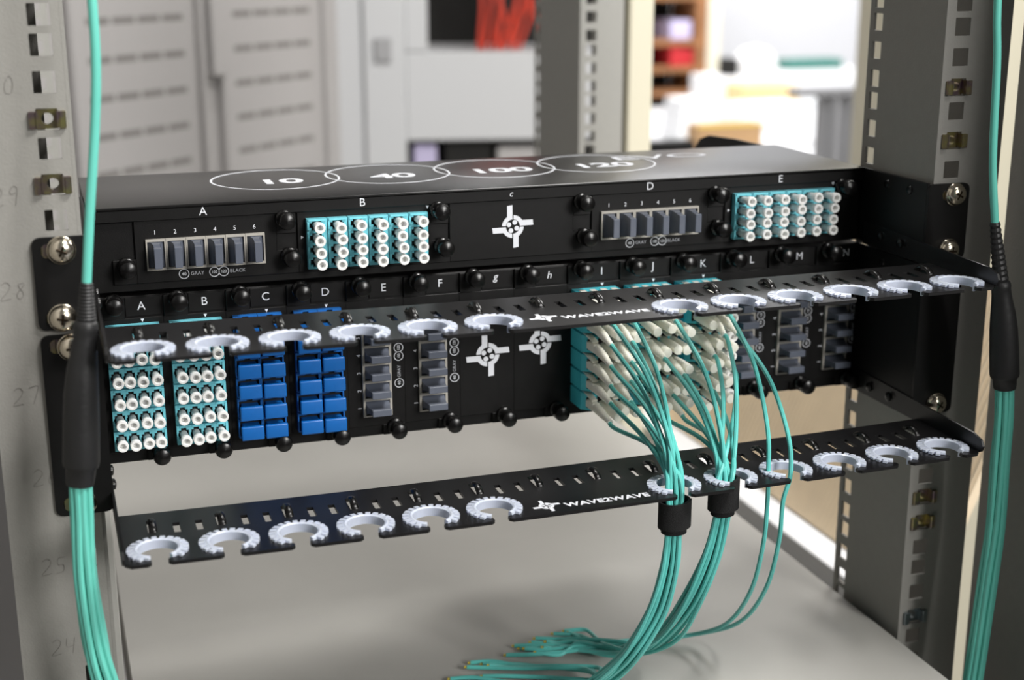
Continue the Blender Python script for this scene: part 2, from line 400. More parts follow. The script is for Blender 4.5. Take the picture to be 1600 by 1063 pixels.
# lower unit
lo = thing('patch_panel', 'lower black two-unit patch panel lettered A to N behind two cable bars', 'patch panel', (0, 120, -133))
MB().box(-217.8, 217.8, YF, 168, -133.2, -45.4, .6).build('housing', BLACK, lo)
for sx in (-1, 1):
    ear(lo, sx, -132.6, -45.6, (-50.8, -127)); side_wall(lo, sx, -132.6, -45.4, YF + 40)
screw(lo, -230.8, -51.4, a=.0); screw(lo, -231.8, -126.8); screw(lo, 233.2, -126.6, a=.6); screw(lo, 233, -51.2)
LX = [-200.4 + 31.2 * i for i in range(14)]
for i, ch in enumerate('ABCDEFghIJKLMN'):
    x = LX[i]
    MB().box(x - 2.6, x + 14.6, YF - .5, YF - .02, -55.8, -46.2, .15).build('label_strip', BLACK, lo)
    text(ch, 4.4 if ch.isupper() else 3.6 + .6 * (ch in 'gh'), PRINT, lo, x + 5.2, YF - .58, -50.6, shear=.2 if ch in 'gh' else 0)

# ------------------------------------------------------------------ cassettes
# local frame of a cassette: x along the row of ports, z across it, -y outwards (lower ones are turned a quarter turn)
def make_faceplate(kind):
    mb = MB(); mb.box(-35.3, 35.3, -1.5, -.05, -16, 16, .3)
    return mb
PLUSH = [(-2.1, -2.6), (-.9, -2.6), (-.9, -3.0), (.9, -3.0), (.9, -2.6), (2.1, -2.6), (2.1, -1.2), (2.8, -1.2), (2.8, 1.2), (2.1, 1.2), (2.1, 2.6), (-2.1, 2.6), (-2.1, 1.4), (-3.4, 1.4), (-3.4, -1.4), (-2.1, -1.4)]
def adapter_mesh():
    mb = MB()
    hs = [[(a * 1.22 - .1, b * .98 + (k - 1.5) * 6.35) for a, b in PLUSH] for k in range(4)]
    mb.joinmesh(plate(rect(-5.15, 5.15, -13.1, 13.1), hs, 3.4, Matrix.Translation((0, -3.2, 0)) @ XZ))
    for z in (-9.5, -3.2, 3.2, 9.5): mb.box(-5.1, -4.0, -5.4, -4.9, z - 2, z + 2)
    mb.box(-4.6, 4.6, -5.6, -4.9, 11.9, 13.1)
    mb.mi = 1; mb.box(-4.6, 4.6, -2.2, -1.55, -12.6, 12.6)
    return mb.mesh('adapter', [TEAL, HOLE])
def cap_mesh():
    mb = MB(); R = Matrix.Rotation(PI / 2, 4, 'X')
    mb.lathe([(0, 2.2), (1.9, 2.2), (2.0, 7.0), (2.3, 10.4), (2.8, 11.8), (2.9, 14.8), (2.7, 15.3), (1.7, 15.3), (1.45, 14.9), (1.3, 11.5), (0, 11.4)], R, 20)
    return mb.mesh('dust_cap', WHITE, 40)
ADAPT, CAP = adapter_mesh(), cap_mesh()
def plug_mesh():
    # shuttered port plug: concave flanks rising to a flat grip ridge
    mb = MB(); rings = []
    for k in range(7):
        t = k / 6; hw = 4.1 - (4.1 - 1.5) * (1 - (1 - t) ** 4); hh = 6.6 - 1.5 * t ** 1.2
        rings.append([(-hw, -1.6 - 9.2 * t, -hh), (hw, -1.6 - 9.2 * t, -hh), (hw, -1.6 - 9.2 * t, hh), (-hw, -1.6 - 9.2 * t, hh)])
    vs = [p for r in rings for p in r]; fs = [(4 * i + j, 4 * i + (j + 1) % 4, 4 * i + 4 + (j + 1) % 4, 4 * i + 4 + j) for i in range(6) for j in range(4)]
    fs += [(24, 25, 26, 27)]
    mb.add(vs, fs)
    mb.box(-1.85, 1.85, -13.4, -10.6, -5.2, 5.2, .25)
    return mb.mesh('port_plug', PLUG, 30)
def socket_mesh():
    mb = MB(); mb.joinmesh(plate(rect(-4.85, 4.85, -7.9, 7.9), [rect(-4.15, 4.15, -6.7, 6.7)], 1.8, Matrix.Translation((0, -2.4, 0)) @ XZ))
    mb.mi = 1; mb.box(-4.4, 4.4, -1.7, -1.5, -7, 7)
    return mb.mesh('port_frame', [FRAMEG, HOLE])
PLUGM, SOCK = plug_mesh(), socket_mesh()
def sc_frame_mesh():
    mb = MB()
    for k in (-6.3, 6.3):
        mb.joinmesh(plate(rect(-5.3, 5.3, k - 6.2, k + 6.2), [[(-4.8, k - 5.6), (3.9, k - 5.6), (3.9, k - 1.6), (4.9, k - 1.6), (4.9, k + 1.6), (3.9, k + 1.6), (3.9, k + 5.6), (-4.8, k + 5.6)]], 3.2, Matrix.Translation((0, -3.1, 0)) @ XZ))
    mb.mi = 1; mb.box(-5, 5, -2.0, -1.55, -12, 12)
    return mb.mesh('adapter', [BLUEF, HOLE])
def sc_cap_mesh():
    mb = MB(); mb.box(-3.0, 3.0, -9, -1.6, -4.4, 4.4, .3); mb.box(-3.75, 3.75, -12.4, -9.6, -5.85, 5.85, .8, 3)
    return mb.mesh('dust_cap', BLUE)
SCF, SCC = sc_frame_mesh(), sc_cap_mesh()
def quad_mesh():
    # deep adapter block with bevelled mouth
    mb = MB(); a, b = 4.85, 13.0
    lv = [(-1.5, a, b), (-17.5, a, b), (-22.5, a - .4, b - 4.2)]
    vs = [(x, y, z) for y, p, q in lv for x, z in ((-p, -q), (p, -q), (p, q), (-p, q))]
    fs = [(4 * i + j, 4 * i + (j + 1) % 4, 4 * i + 4 + (j + 1) % 4, 4 * i + 4 + j) for i in range(2) for j in range(4)] + [(8, 9, 10, 11), (3, 2, 1, 0)]
    mb.add(vs, fs)
    mb.mi = 1
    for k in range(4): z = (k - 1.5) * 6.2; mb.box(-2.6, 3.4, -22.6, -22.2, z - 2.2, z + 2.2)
    return mb.mesh('adapter', [TEALD, HOLE])
def longplug_mesh():
    mb = MB(); R = Matrix.Rotation(PI / 2, 4, 'X')
    mb.lathe([(0, 18), (1.7, 18), (2.0, 22), (2.3, 29), (2.6, 32), (2.7, 43), (2.45, 43.8), (0, 44)], R, 18)
    return mb.mesh('dust_plug', MILK, 40)
def latch_mesh():
    mb = MB(); mb.add([(5.3, -7, -1.6), (5.3, -7, 1.6), (5.4, -18, -1.9), (5.4, -18, 1.9), (3.6, -29, -1.6), (3.6, -29, 1.6), (4.7, -7, -1.6), (4.7, -7, 1.6), (4.7, -18, -1.9), (4.7, -18, 1.9), (2.9, -29, -1.6), (2.9, -29, 1.6)],
           [(0, 1, 3, 2), (2, 3, 5, 4), (6, 8, 9, 7), (8, 10, 11, 9), (0, 2, 8, 6), (2, 4, 10, 8), (1, 7, 9, 3), (3, 9, 11, 5), (4, 5, 11, 10), (0, 6, 7, 1)])
    return mb.mesh('latch', MILK)
QUAD, LPLUG, LATCH = quad_mesh(), longplug_mesh(), latch_mesh()
def tri(parent, x, y, z, a, sz=1.05):
    mb = MB(); P = [(sz * math.cos(a + q), sz * math.sin(a + q)) for q in (0, 2.2, -2.2)]
    mb.prism(P, -.05, .05, 'XZ'); o = mb.build('printed_arrow', PRINT, parent, True); o.location = Vector((x, y, z)) * S
def put(me, name, parent, x, y, z, local=True, ry=0):
    o = obj(name, me, parent, local); o.location = Vector((x, y, z)) * S; o.rotation_euler = (0, ry, 0); return o
cord_ports = {}
def cassette(i, row, kind, label, group):
    upper = row == 0
    if upper: t = thing('fiber_cassette', label, 'cassette', (-161.0 + 81.28 * i, YF, -23.2), group)
    else: t = thing('fiber_cassette', label, 'cassette', (LX[i], YF, -91.8), group, (0, -PI / 2, 0))
    mb = make_faceplate(kind)
    # knob tabs
    if upper: K = [(-39.9, -6.6, -46.5, -35, -16, -3.5), (39.3, 13.0, 35, 45.5, 5, 16.5)]
    else: K = [(-36.4, -9.6, -41, -35, -15.2, -3), (43.8, 8.2, 35, 46, 3, 15.2)]
    for kx, kz, x0, x1, z0, z1 in K: mb.box(x0, x1, -1.5, -.05, z0, z1, .3)
    if not upper:
        pass
    mb.build('faceplate', BLACK, t, True)
    for kx, kz, *_ in K: put(KNOB, 'captive_knob', t, kx, -1.5, kz)
    ox = 1.2 if upper else 0; oz = -.8 if upper else 0
    if kind in ('lc', 'quad', 'sc'):
        for c in range(6):
            x = ox + (c - 2.5) * (10.75 if upper else 11.1) - (0 if upper else .3)
            if kind == 'lc':
                a = put(ADAPT, 'adapter', t, x, 0, oz, ry=0 if upper else PI)
                for k in range(4):
                    q = put(CAP, 'dust_cap', a, 0, random.uniform(-.3, .4), (k - 1.5) * 6.35)
                    q.rotation_euler = (random.uniform(-.03, .03), 0, random.uniform(-.03, .03))
            elif kind == 'sc':
                a = put(SCF, 'adapter', t, x, 0, oz)
                for k in (-6.3, 6.3): put(SCC, 'dust_cap', a, -.8 + random.uniform(-.25, .25), random.uniform(-.3, .3), k)
            else:
                a = put(QUAD, 'adapter', t, x, 0, oz)
                for k in range(4):
                    col = 3 - k                    # local +z is world -x
                    z = (k - 1.5) * 6.2
                    put(LATCH, 'latch', a, 0, 0, z)
                    key = (i, 5 - c, col)
                    if key in CORDS: cord_ports[key] = (LX[i] - z, YF - 22.4, -91.8 + x)
                    elif i == 10 and col == 3: put(CAP, 'dust_cap', a, 0, -18, z)
                    else:
                        q = put(LPLUG, 'dust_plug', a, random.uniform(-.4, .4), random.uniform(-2.5, 2), z)
                        q.rotation_euler = (random.uniform(-.05, .05), 0, random.uniform(-.07, .03))
        if upper:
            tri(t, -36.6 + 3.6, -1.6, 2.5, 0); tri(t, 33.9, -1.6, 14.6, -PI / 2)
        else: tri(t, 34, -1.6, -5.2, PI)
    elif kind == 'mpo':
        for c in range(6):
            x = (-.6 if upper else 0) + (c - 2.5) * 9.85
            f = put(SOCK, 'port_frame', t, x, 0, -1.5 if upper else 0)
            put(PLUGM, 'port_plug', f, 0, 0, 0)
            text(str(c + 1), 2.2, PRINT, t, x, -1.6, 9.6, local=True)
        for rr, x, s_ in ((2.6, -12.2, '40'), (2.6, 2.9, '100'), (2.6, 7.6, '120')):
            circle_print(rr, .35, PRINT, t, x, -1.6, -12.4, local=True)
            text(s_, 1.7 if s_ == '40' else 1.6, PRINT, t, x, -1.62, -12.4, local=True, wide=1 if s_ == '40' else .8)
        text('GRAY', 1.8, PRINTG, t, -5.6, -1.6, -12.4, local=True); text('BLACK', 1.8, PRINTG, t, 14.6, -1.6, -12.4, local=True)
    else:
        e = emblem(.93, PRINT, t, .2, -1.6, 1.1, local=True)
        if not upper:
            e.location = Vector((-1.0, -1.6, -.4) if i == 6 else (3.0, -1.6, .2)) * S; e.rotation_euler = (0, PI / 2, 0)
            e.scale = (1.07,) * 3
    return t
CORDS = set()
for r in range(6): CORDS.add((8, r, 0))
for r in range(5): CORDS.add((8, r, 2))
CORDS |= {(9, 0, 1), (9, 2, 0), (9, 4, 1), (9, 1, 2), (9, 3, 2), (9, 5, 0), (9, 5, 2), (10, 2, 0), (10, 4, 0), (10, 1, 1), (10, 3, 2), (10, 0, 1), (10, 1, 2)}
UPL = ['upper row cassette under letter A with six slate plugs, next to the left cable', 'upper row cassette under letter B with 24 white caps in teal adapters', 'upper row blank cassette with a white pinwheel emblem, centre of the row',
       'upper row cassette under letter D with six slate plugs, right of the emblem plate', 'upper row cassette under letter E with 24 white caps, rightmost of the row']
for i, k in enumerate(('mpo', 'lc', 'blank', 'mpo', 'lc')): cassette(i, 0, k, UPL[i], 'cassettes of the upper panel')
LOL = {'A': ('lc', 'upright cassette under letter A, leftmost with white caps in teal adapters'), 'B': ('lc', 'upright cassette under letter B with white caps, beside the blue ones'),
       'C': ('sc', 'upright cassette under letter C, left one of the two with bright blue caps'), 'D': ('sc', 'upright cassette under letter D, right one of the two with bright blue caps'),
       'E': ('mpo', 'upright cassette under letter E with slate plugs, beside the blue caps'), 'F': ('mpo', 'upright cassette under letter F with slate plugs, beside the emblem plates'),
       'g': ('blank', 'upright blank cassette under letter g, left one of the two white emblems'), 'h': ('blank', 'upright blank cassette under letter h, right emblem beside the teal cords'),
       'I': ('quad', 'upright cassette under letter I, leftmost of the three full of white connectors'), 'J': ('quad', 'upright cassette under letter J, middle of the three full of white connectors'),
       'K': ('quad', 'upright cassette under letter K, rightmost of the three full of white connectors'), 'L': ('mpo', 'upright cassette under letter L with dark plugs, right beside the teal cords'),
       'M': ('mpo', 'upright cassette under letter M with dark plugs, second from the right end'), 'N': ('mpo', 'upright cassette under letter N with dark plugs, at the right end')}
for i, ch in enumerate('ABCDEFghIJKLMN'): cassette(i, 1, LOL[ch][0], LOL[ch][1], 'upright cassettes of the lower panel')

# ------------------------------------------------------------------ cable bars
RX = [-202.6 + 31.17 * i for i in range(14)]
def ring_mesh():
    mb = MB(); a0, a1 = math.radians(-62), math.radians(242)
    mb.lathe([(8.7, -1.9), (9.9, -1.9), (10.2, -1.0), (10.2, .85), (11.0, .9), (11.0, 2.1), (9.6, 2.6), (8.7, 2.2)], None, 60, True, a0, a1)
    n = 17
    for k in range(n):
        a = math.radians(-44 + 268 * k / (n - 1))
        t = bmesh.new(); da = .1
        vs = [t.verts.new((r * math.cos(a + d), r * math.sin(a + d), z)) for z in (1.0, 0) for r, d in ((10.6, -da), (13.5, -da * .86), (13.5, da * .86), (10.6, da))]
        for q, v in enumerate(vs[:4]): v.co.z = 2.35 if q in (0, 3) else 2.1
        for v in vs[4:]: v.co.z = .9
        for f in ((0, 1, 2, 3), (7, 6, 5, 4), (0, 4, 5, 1), (1, 5, 6, 2), (2, 6, 7, 3), (3, 7, 4, 0)): t.faces.new([vs[i] for i in f])
        mb.join(t)
    for k in range(46):
        a = a0 + .04 + (a1 - a0 - .08) * k / 45
        t = bmesh.new(); bmesh.ops.create_cube(t, size=1, matrix=Matrix.Rotation(a, 4, 'Z') @ Matrix.Translation((8.85, 0, 0)) @ Matrix.Diagonal((.35, .5, 3.4, 1)) @ Matrix.Translation((0, 0, .05)))
        mb.join(t)
    return mb.mesh('cable_ring', NYLON, 35)
RING = ring_mesh()
def loop_mesh():
    # pressed bridge standing up from the sheet
    mb = MB(); n = 10; rows = []
    for i in range(n + 1):
        t = i / n; y = -7 + 14 * t; z = 3.2 * math.sin(PI * t) ** .7
        rows.append([(-1.9, y, z - .6), (-1.5, y, z + .2), (-.6, y, z + .55), (.6, y, z + .55), (1.5, y, z + .2), (1.9, y, z - .6), (.8, y, z - .9), (-.8, y, z - .9)])
    vs = [p for r in rows for p in r]; k = 8
    fs = [(i * k + j, i * k + (j + 1) % k, (i + 1) * k + (j + 1) % k, (i + 1) * k + j) for i in range(n) for j in range(k)] + [tuple(range(k)), tuple(n * k + j for j in range(k))[::-1]]
    mb.add(vs, fs); return mb.mesh('tie_loop', GLOSS, 50)
LOOP = loop_mesh()
def tray(z, label, sag, tilt):
    t = thing('cable_bar', label, 'cable bar', (0, -38, z))
    def zz(x): return z - sag * (1 - (x / 217) ** 2) + tilt * x / 217
    holes, out = [], []
    YB, YFR, W, cy = -8, -66.8, 217.6, -53.3
    out = [(-W, YB), (-W, YFR + 3), (-W + 3, YFR)]
    for i in list(range(6)) + list(range(8, 14)):
        x = RX[i]; w = 3.6; R = 10.3
        out += [(x - w - 1.6, YFR), (x - w, YFR + 1.6)]
        a0 = math.asin(w / R)
        for q in range(25):
            a = -PI / 2 - a0 - (2 * PI - 2 * a0) * q / 24
            out.append((x + R * math.cos(a), cy + R * math.sin(a)))
        out += [(x + w, YFR + 1.6), (x + w + 1.6, YFR)]
    out += [(W - 3, YFR), (W, YFR + 3), (W, YB)]
    out = [(W - (2 * W) * k / 60, YB) for k in range(1, 60)] + out
    for i in range(14):
        x = RX[i]
        if i < 13:
            for d in (10.6, 20.8): holes.append(rect(x + d - 1.6, x + d + 1.6, -34.5, -23))
        holes.append(rect(x - 2.4, x + 1.8, -32, -18))
    mb = MB(); mb.joinmesh(plate(out, holes, 1.6))
    for k in range(-14, 15):
        bmesh.ops.bisect_plane(mb.bm, geom=mb.bm.verts[:] + mb.bm.edges[:] + mb.bm.faces[:], plane_co=(k * 15.4, 0, 0), plane_no=(1, 0, 0))
    for v in mb.bm.verts: v.co.z += zz(v.co.x)
    mb.build('bar_plate', TRAY, t)
    for i in range(14): lp = obj('tie_loop', LOOP, t); lp.location = Vector((RX[i] - .2, -25, zz(RX[i]) + .5)) * S
    for i in list(range(6)) + list(range(8, 14)):
        r = obj('cable_ring', RING, t); r.location = Vector((RX[i], cy, zz(RX[i]))) * S; r.rotation_euler = (0, 0, random.uniform(-.05, .05)); r['label'] = 'translucent ribbed nylon ring'
    for sx in (-1, 1):
        z1 = z + tilt * sx
        P = [(58, z1 - .8), (-62, z1 - .8), (-65.8, z1 + 1), (-66.8, z1 + 4), (-65.3, z1 + 7), (-58, z1 + 9), (-6, z1 + 10.5), (40, z1 + 12), (58, z1 + 12)]
        x0, x1 = (W - .2, W + 1.0) if sx > 0 else (-W - 1.0, -W + .2)
        mb = MB(); mb.prism(P, x0, x1, 'YZ'); mb.build('end_flange', TRAY, t)
        for y in (40, 20):
            mb = MB(); R = Matrix.Translation((sx * (W - .3), y, z + 6)) @ Matrix.Rotation(-sx * PI / 2, 4, 'Y')
            mb.lathe([(2.8, 0), (2.6, 1.2), (1.2, 1.8), (0, 1.9)], R, 14); mb.build('flange_screw', GLOSS, t)
    ey = -51 if z > -90 else -57
    emblem(.56, PRINT, t, -21.8, ey, zz(-22) + .9, 'top')
    text('WAVE2WAVE', 4.6, PRINT, t, 8.8, ey - 2, zz(8) + .92, 'top', 1.08, .2)
    return t
tray(-43.2, 'upper black cable bar with twelve clear rings, in front of the lettered strip', .9, -.4)
tray(-133.6, 'lower black cable bar with twelve clear rings, teal bundles passing through it', 1.9, .6)

# ------------------------------------------------------------------ trunk cables at the two posts
def trunk(side, path, label, zb, fan):
    t = thing('trunk_cable', label, 'cable', path[0], 'trunk cables at the rack posts')
    jac = [p for p in path if p[2] >= zb[0]]
    MB().tube(spline([(path[0][0] - .5, path[0][1], 420)] + jac, 10), 2.0, 14).build('cable_jacket', CORDB, t)
    def at(z):
        for a, b in zip(path, path[1:]):
            if a[2] >= z >= b[2]: k = (a[2] - z) / (a[2] - b[2]); return Vector(a).lerp(Vector(b), k)
        return Vector(path[-1])
    # ribbed strain relief
    n = 22; P = []; R = []
    for i in range(n + 1):
        z = zb[0] + 1 + (zb[1] - zb[0] - 1) * i / n; P.append(at(z)); R.append(2.5 + 1.6 * i / n + (.25 if i % 2 else -.2))
    MB().tube(P, R, 16).build('strain_relief', SHRINK, t, ang=20)
    prof = [(0, 4.0), (.02, 5.0), (.05, 5.3), (.07, 5.0), (.12, 5.1), (.2, 5.6), (.3, 6.5), (.45, 7.3), (.7, 7.7), (.86, 7.8), (.885, 7.5), (.9, 6.4), (.97, 6.1), (1, 5.8)]
    P = []; R = []
    for k, r in prof: P.append(at(zb[1] + (zb[2] - zb[1]) * k)); R.append(r)
    sl = MB(); sl.tube(P, R, 24); sl.build('heat_shrink_sleeve', SHRINK, t, ang=60)
    b = at(zb[2] + 4)
    for k in range(8):
        a = 2 * PI * k / 8 + .3; rr = 3.6
        o = Vector((math.cos(a) * rr, math.sin(a) * rr, 0)); pts = [b + o]
        for j, q in enumerate(fan):
            sp = 1 + .35 * (j + 1) / len(fan) * (1 if k % 2 else .6)
            pts.append(Vector(q) + Vector((o.x * sp + random.uniform(-.5, .5), o.y * .9, 0)))
        MB().tube(spline(pts, 8), 1.55, 8).build('breakout_tube', CORDB, t)
    return t
trunk(-1, [(-211.9, -45, 160), (-211.9, -45, 102), (-212.4, -45, 77), (-214.8, -45, 51), (-219.4, -45, 17), (-223.1, -45, -13.6), (-224.3, -45, -28.7), (-228.6, -45, -56.5), (-231.3, -45, -91), (-232.7, -45, -101.7), (-233, -45, -120)],
      'thick aqua cable with black sleeve hanging in front of the left post', (-13.6, -28.7, -101.7), [(-232.9, -45, -114.4), (-233.9, -45, -144.6), (-232.3, -45, -175), (-229.5, -45, -196.4), (-222, -40, -232), (-212, -30, -266)])
trunk(1, [(217.5, -45, 160), (218.6, -45, 97.8), (221.5, -45, 66.6), (224.3, -45, 18.2), (229.2, -45, -15.3), (235.3, -45, -42.8), (240.2, -45, -67.6), (244.0, -45, -96.3), (245.2, -45, -105.4), (245.6, -45, -120)],
      'thick aqua cable with black sleeve hanging in front of the right post', (-15.3, -46, -106), [(246.4, -45, -125), (247, -45, -147.7), (248, -45, -185), (246.6, -45, -216.4), (242.8, -45, -280.7), (238, -45, -330)])

# ------------------------------------------------------------------ thin cords
def boot_parts(t, p, drop, side):
    x, y, z = p
    MB().box(x - 2.25, x + 2.25, y - 9, y + 1.5, z - 2.3, z + 2.3, .5).build('connector_body', MILK, t)
    e = Vector((x + side, y - 28, z - drop))
    pts = [(x, y - 8.5, z), (x + side * .15, y - 15, z - drop * .2), (x + side * .5, y - 21.5, z - drop * .55), tuple(e)]
    MB().tube(spline(pts, 4), [2.5, 2.6, 2.6, 2.6, 2.5, 2.4, 2.3, 2.2, 2.0, 1.8, 1.6, 1.6, 1.6], 12).build('connector_boot', MILK, t)
    return e, Vector((side * .5, -8, -drop * .55))
def cord(key, ring_x, wrapped, tail, label, group, k, n):
    p = cord_ports[key]; t = thing('fiber_cable', label, 'cord', p, group)
    e, d = boot_parts(t, p, 2.0 + (p[2] + 125) * .03 + random.uniform(-.5, 1.2), (ring_x - p[0]) * .06)
    if wrapped:
        rr = 0 if k == 0 else (3.0 if k < 7 else 5.2); a = 2 * PI * (k / 6 if k < 7 else (k - 7) / max(1, n - 7)) + .4
        o = Vector((rr * math.cos(a), rr * .8 * math.sin(a), 0))
    else: o = Vector((0, 0, 0))
    T = Vector((ring_x, -54.3, -135)) + o
    P = [e - d.normalized() * 3, e + d * .8]
    dz = e.z - T.z
    m1 = Vector((e.x * .55 + T.x * .45, e.y * .45 + T.y * .55 - 2, T.z + max(dz * .74, 14))); m2 = Vector((e.x * .16 + T.x * .84, T.y + 5.5, T.z + max(dz * .34, 9)))
    P += [m1, m2, T] + [Vector(q) + o * s_ + Vector((random.uniform(-1, 1) * s2, random.uniform(-1, 1) * s2, 0)) for q, s_, s2 in tail]
    P = spline(P, 7)
    MB().tube(P, 1.22, 8).build('cord_jacket', CORD, t)
    q = P[-1] + (P[-1] - P[-2]).normalized() * 1.6
    MB().tube([P[-1], q], .75, 6).build('cut_end', KEVLAR, t)
CN = ('first', 'second', 'third', 'fourth'); RN = ('top', 'second', 'third', 'fourth', 'fifth', 'bottom')
G = 'cords of the left wrapped bundle'
ks = [k for k in sorted(CORDS) if k[0] == 8]
L_ENDS = [(-30, 44), (-34, 38), (-22, 34), (-46, 30), (-40, 22), (-52, 24), (-28, 27), (-60, 18), (-44, 14), (-24, 40), (-50, 10)]
for n_, key in enumerate(ks):
    ex, ey = L_ENDS[n_]
    tail = [((46.6, -55, -146), .85, 0), ((46.4, -55, -160), .85, 0), ((45.2, -54, -180), 1, .4), ((40.5, -50, -204), 1.1, .6), ((31, -42, -229), 1.2, 1), ((23, -24, -252), 1.2, 1.5), ((ex + 56, ey - 34, -263.5 + (n_ % 3) * 2), 1.0, 1), ((ex + 30, ey - 16, -266.5 + (n_ % 3) * 1.2), .3, 1.5), ((ex + 12, ey - 5, -267), 0, .6), ((ex, ey, -268 + (n_ % 3)), 0, 0)]
    cord(key, 46.8, True, tail, 'teal cord of the left wrapped bundle, plugged in %s column, %s row of cassette I' % (CN[key[2]], RN[key[1]]), G, n_, len(ks))
G = 'cords of the right wrapped bundle'
ks = [k for k in sorted(CORDS) if k[0] > 8 and k not in ((10, 0, 1), (10, 1, 2))]
R_ENDS = [(0, 55), (10, 54), (14, 44), (34, 63), (4, 48), (18, 50), (-8, 46), (14, 58), (8, 40), (2, 51), (26, 60)]
for n_, key in enumerate(ks):
    ex, ey = R_ENDS[n_]
    tail = [((73.4, -55, -142), .85, 0), ((73.4, -54.5, -153), .85, 0), ((70, -52, -176), 1, .5), ((64, -44, -203), 1.2, .8), ((60, -24, -232), 1.3, 1.5), ((56, 4, -254), 1.3, 2), ((47, 22, -264 + (n_ % 4) * 1.8), 1.0, 2), ((ex * .6 + 26, ey * .5 + 14, -266 + (n_ % 3) * 1.5), .4, 2), ((ex + 12, ey - 5, -267), 0, .6), ((ex, ey, -268 + (n_ % 3)), 0, 0)]
    cord(key, 73.8, True, tail, 'teal cord of the right wrapped bundle, plugged in %s column, %s row of cassette %s' % (CN[key[2]], RN[key[1]], 'IJK'[key[0] - 8]), G, n_, len(ks))
for key, rx, lab, x1 in (((10, 0, 1), 98.6, 'loose single teal cord nearer the right bundle, through the third ring', 98), ((10, 1, 2), 111.4, 'loose single teal cord farther right, outermost of all teal cords', 107)):
    p = cord_ports[key]
    tail = [((x1 + .5, -55, -150), 0, 0), ((x1, -54, -172), 0, 0), ((x1 + 2, -40, -205), 0, 0), ((x1 + 6, -8, -240), 0, 0), ((x1, 24, -262), 0, 0), ((x1 - 30, 36, -267), 0, 0), ((x1 - 62, 42, -266.5), 0, 0), ((x1 - 72, 48 if x1 < 100 else 58, -267), 0, 0)]
    cord(key, rx, False, tail, lab, None, 0, 1)
def wrap(cx, cy, z0, z1, r, label):
    t = thing('cable_wrap', label, 'cable wrap', (cx, cy, z0), 'black wraps around the teal bundles')
    mb = MB(); n = 36; prof = []
    vs = []
    for i in range(n + 1):
        a = 2 * PI * 1.15 * i / n; rr = r + .9 * i / n
        for dr, z in ((0, z0), (0, z1), (1.0, z1), (1.0, z0)): vs.append((cx + (rr + dr) * math.cos(a - 1.2), cy + .85 * (rr + dr) * math.sin(a - 1.2), z + .5 * math.sin(a)))
    fs = [(4 * i + j, 4 * i + (j + 1) % 4, 4 * i + 4 + (j + 1) % 4, 4 * i + 4 + j) for i in range(n) for j in range(4)] + [(0, 1, 2, 3), (4 * n + 3, 4 * n + 2, 4 * n + 1, 4 * n)]
    mb.add(vs, fs); mb.build('fabric_strap', VELCRO, t)
    mb = MB(); mb.lathe([(r - .9, z0 - 3.2), (r - .2, z0 - 3.2), (r - .2, z0 + .5), (r - .9, z0 + .5)], Matrix.Translation((cx, cy, 0)) @ Matrix.Diagonal((1, .85, 1, 1)), 28, True)
    mb.build('inner_turn', VELCRO, t)
wrap(46.6, -55, -155, -141, 6.8, 'black fabric wrap around the left teal bundle, just below the bar')
wrap(73.4, -54.8, -149, -133, 6.4, 'black fabric wrap around the right teal bundle, in its ring')

# ------------------------------------------------------------------ behind: vented cabinet door, white cabinet, office
def frame_of(x0, y0, x1, y1):
    d = Vector((x1 - x0, y1 - y0, 0)); L = d.length; d.normalize(); return Vector((x0, y0, 0)), d, Vector((d.y, -d.x, 0)), L
def pbox(mb, fr, s0, s1, n0, n1, z0, z1, bev=0):
    o, d, nr, L = fr; t = MB(); t.box(s0, s1, n0, n1, z0, z1, bev)
    mx = Matrix(((d.x, nr.x, 0, o.x), (d.y, nr.y, 0, o.y), (0, 0, 1, 0), (0, 0, 0, 1)))
    mb.join(t.bm, mx)
fr = frame_of(-200, 1380, 330, 1860)
cab = thing('vented_cabinet', 'grey cabinet behind the rack, doors with rows of dark vent slots', 'cabinet', (60, 1620, -1350))
mb = MB(); pbox(mb, fr, -60, 640, -420, -4, -1350, 640, 4); mb.build('cabinet_body', CABGREY, cab)
for s0, s1 in ((10, 268), (316, 580)):
    mb = MB(); pbox(mb, fr, s0, s1, -3, 12, -1300, 600, 3); d = mb.build('door', CABGREY, cab)
    for k in range(14):
        z = 190 - k * 53
        for j in range(4):
            a = s0 + 28 + j * 50; mb = MB(); pbox(mb, fr, a, a + 44, 10, 12.6, z - 5, z + 5, 1); mb.build('vent_slot', SLOT, d)
    mb = MB(); pbox(mb, fr, s1 - 12, s1 - 2, 12, 24, -1300, 600, 2); mb.build('door_edge', CABGREY, d)
mb = MB(); pbox(mb, fr, 276, 308, 0, 30, -60, 60, 3); mb.build('door_handle', CABGREY, cab)
fr2 = frame_of(250, 1850, 900, 1690)
cw = thing('white_cabinet', 'pale cabinet behind the rack with an opening full of red cables', 'cabinet', (570, 1800, -1350))
mb = MB(); pbox(mb, fr2, 72, 146, -300, 0, -1350, 640, 3); mb.build('side_column', CABWHITE, cw)
mb = MB(); pbox(mb, fr2, -30, 70, -300, -8, -1350, 640, 3); mb.build('outer_column', CABWHITE, cw)
mb = MB(); pbox(mb, fr2, 146, 556, -300, -4, -206, -48, 3); mb.build('blank_panel', CABWHITE, cw)
mb = MB(); pbox(mb, fr2, 146, 186, -300, -4, -47, 320, 3); mb.build('inner_upright', CABWHITE, cw)
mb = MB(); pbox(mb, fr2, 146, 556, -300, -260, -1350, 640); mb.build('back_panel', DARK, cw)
mb = MB(); pbox(mb, fr2, 146, 556, -300, -4, -1350, -320, 3); mb.build('lower_panel', CABWHITE, cw)
mb = MB(); pbox(mb, fr2, 146, 556, -300, -4, 320, 640, 3); mb.build('upper_panel', CABWHITE, cw)
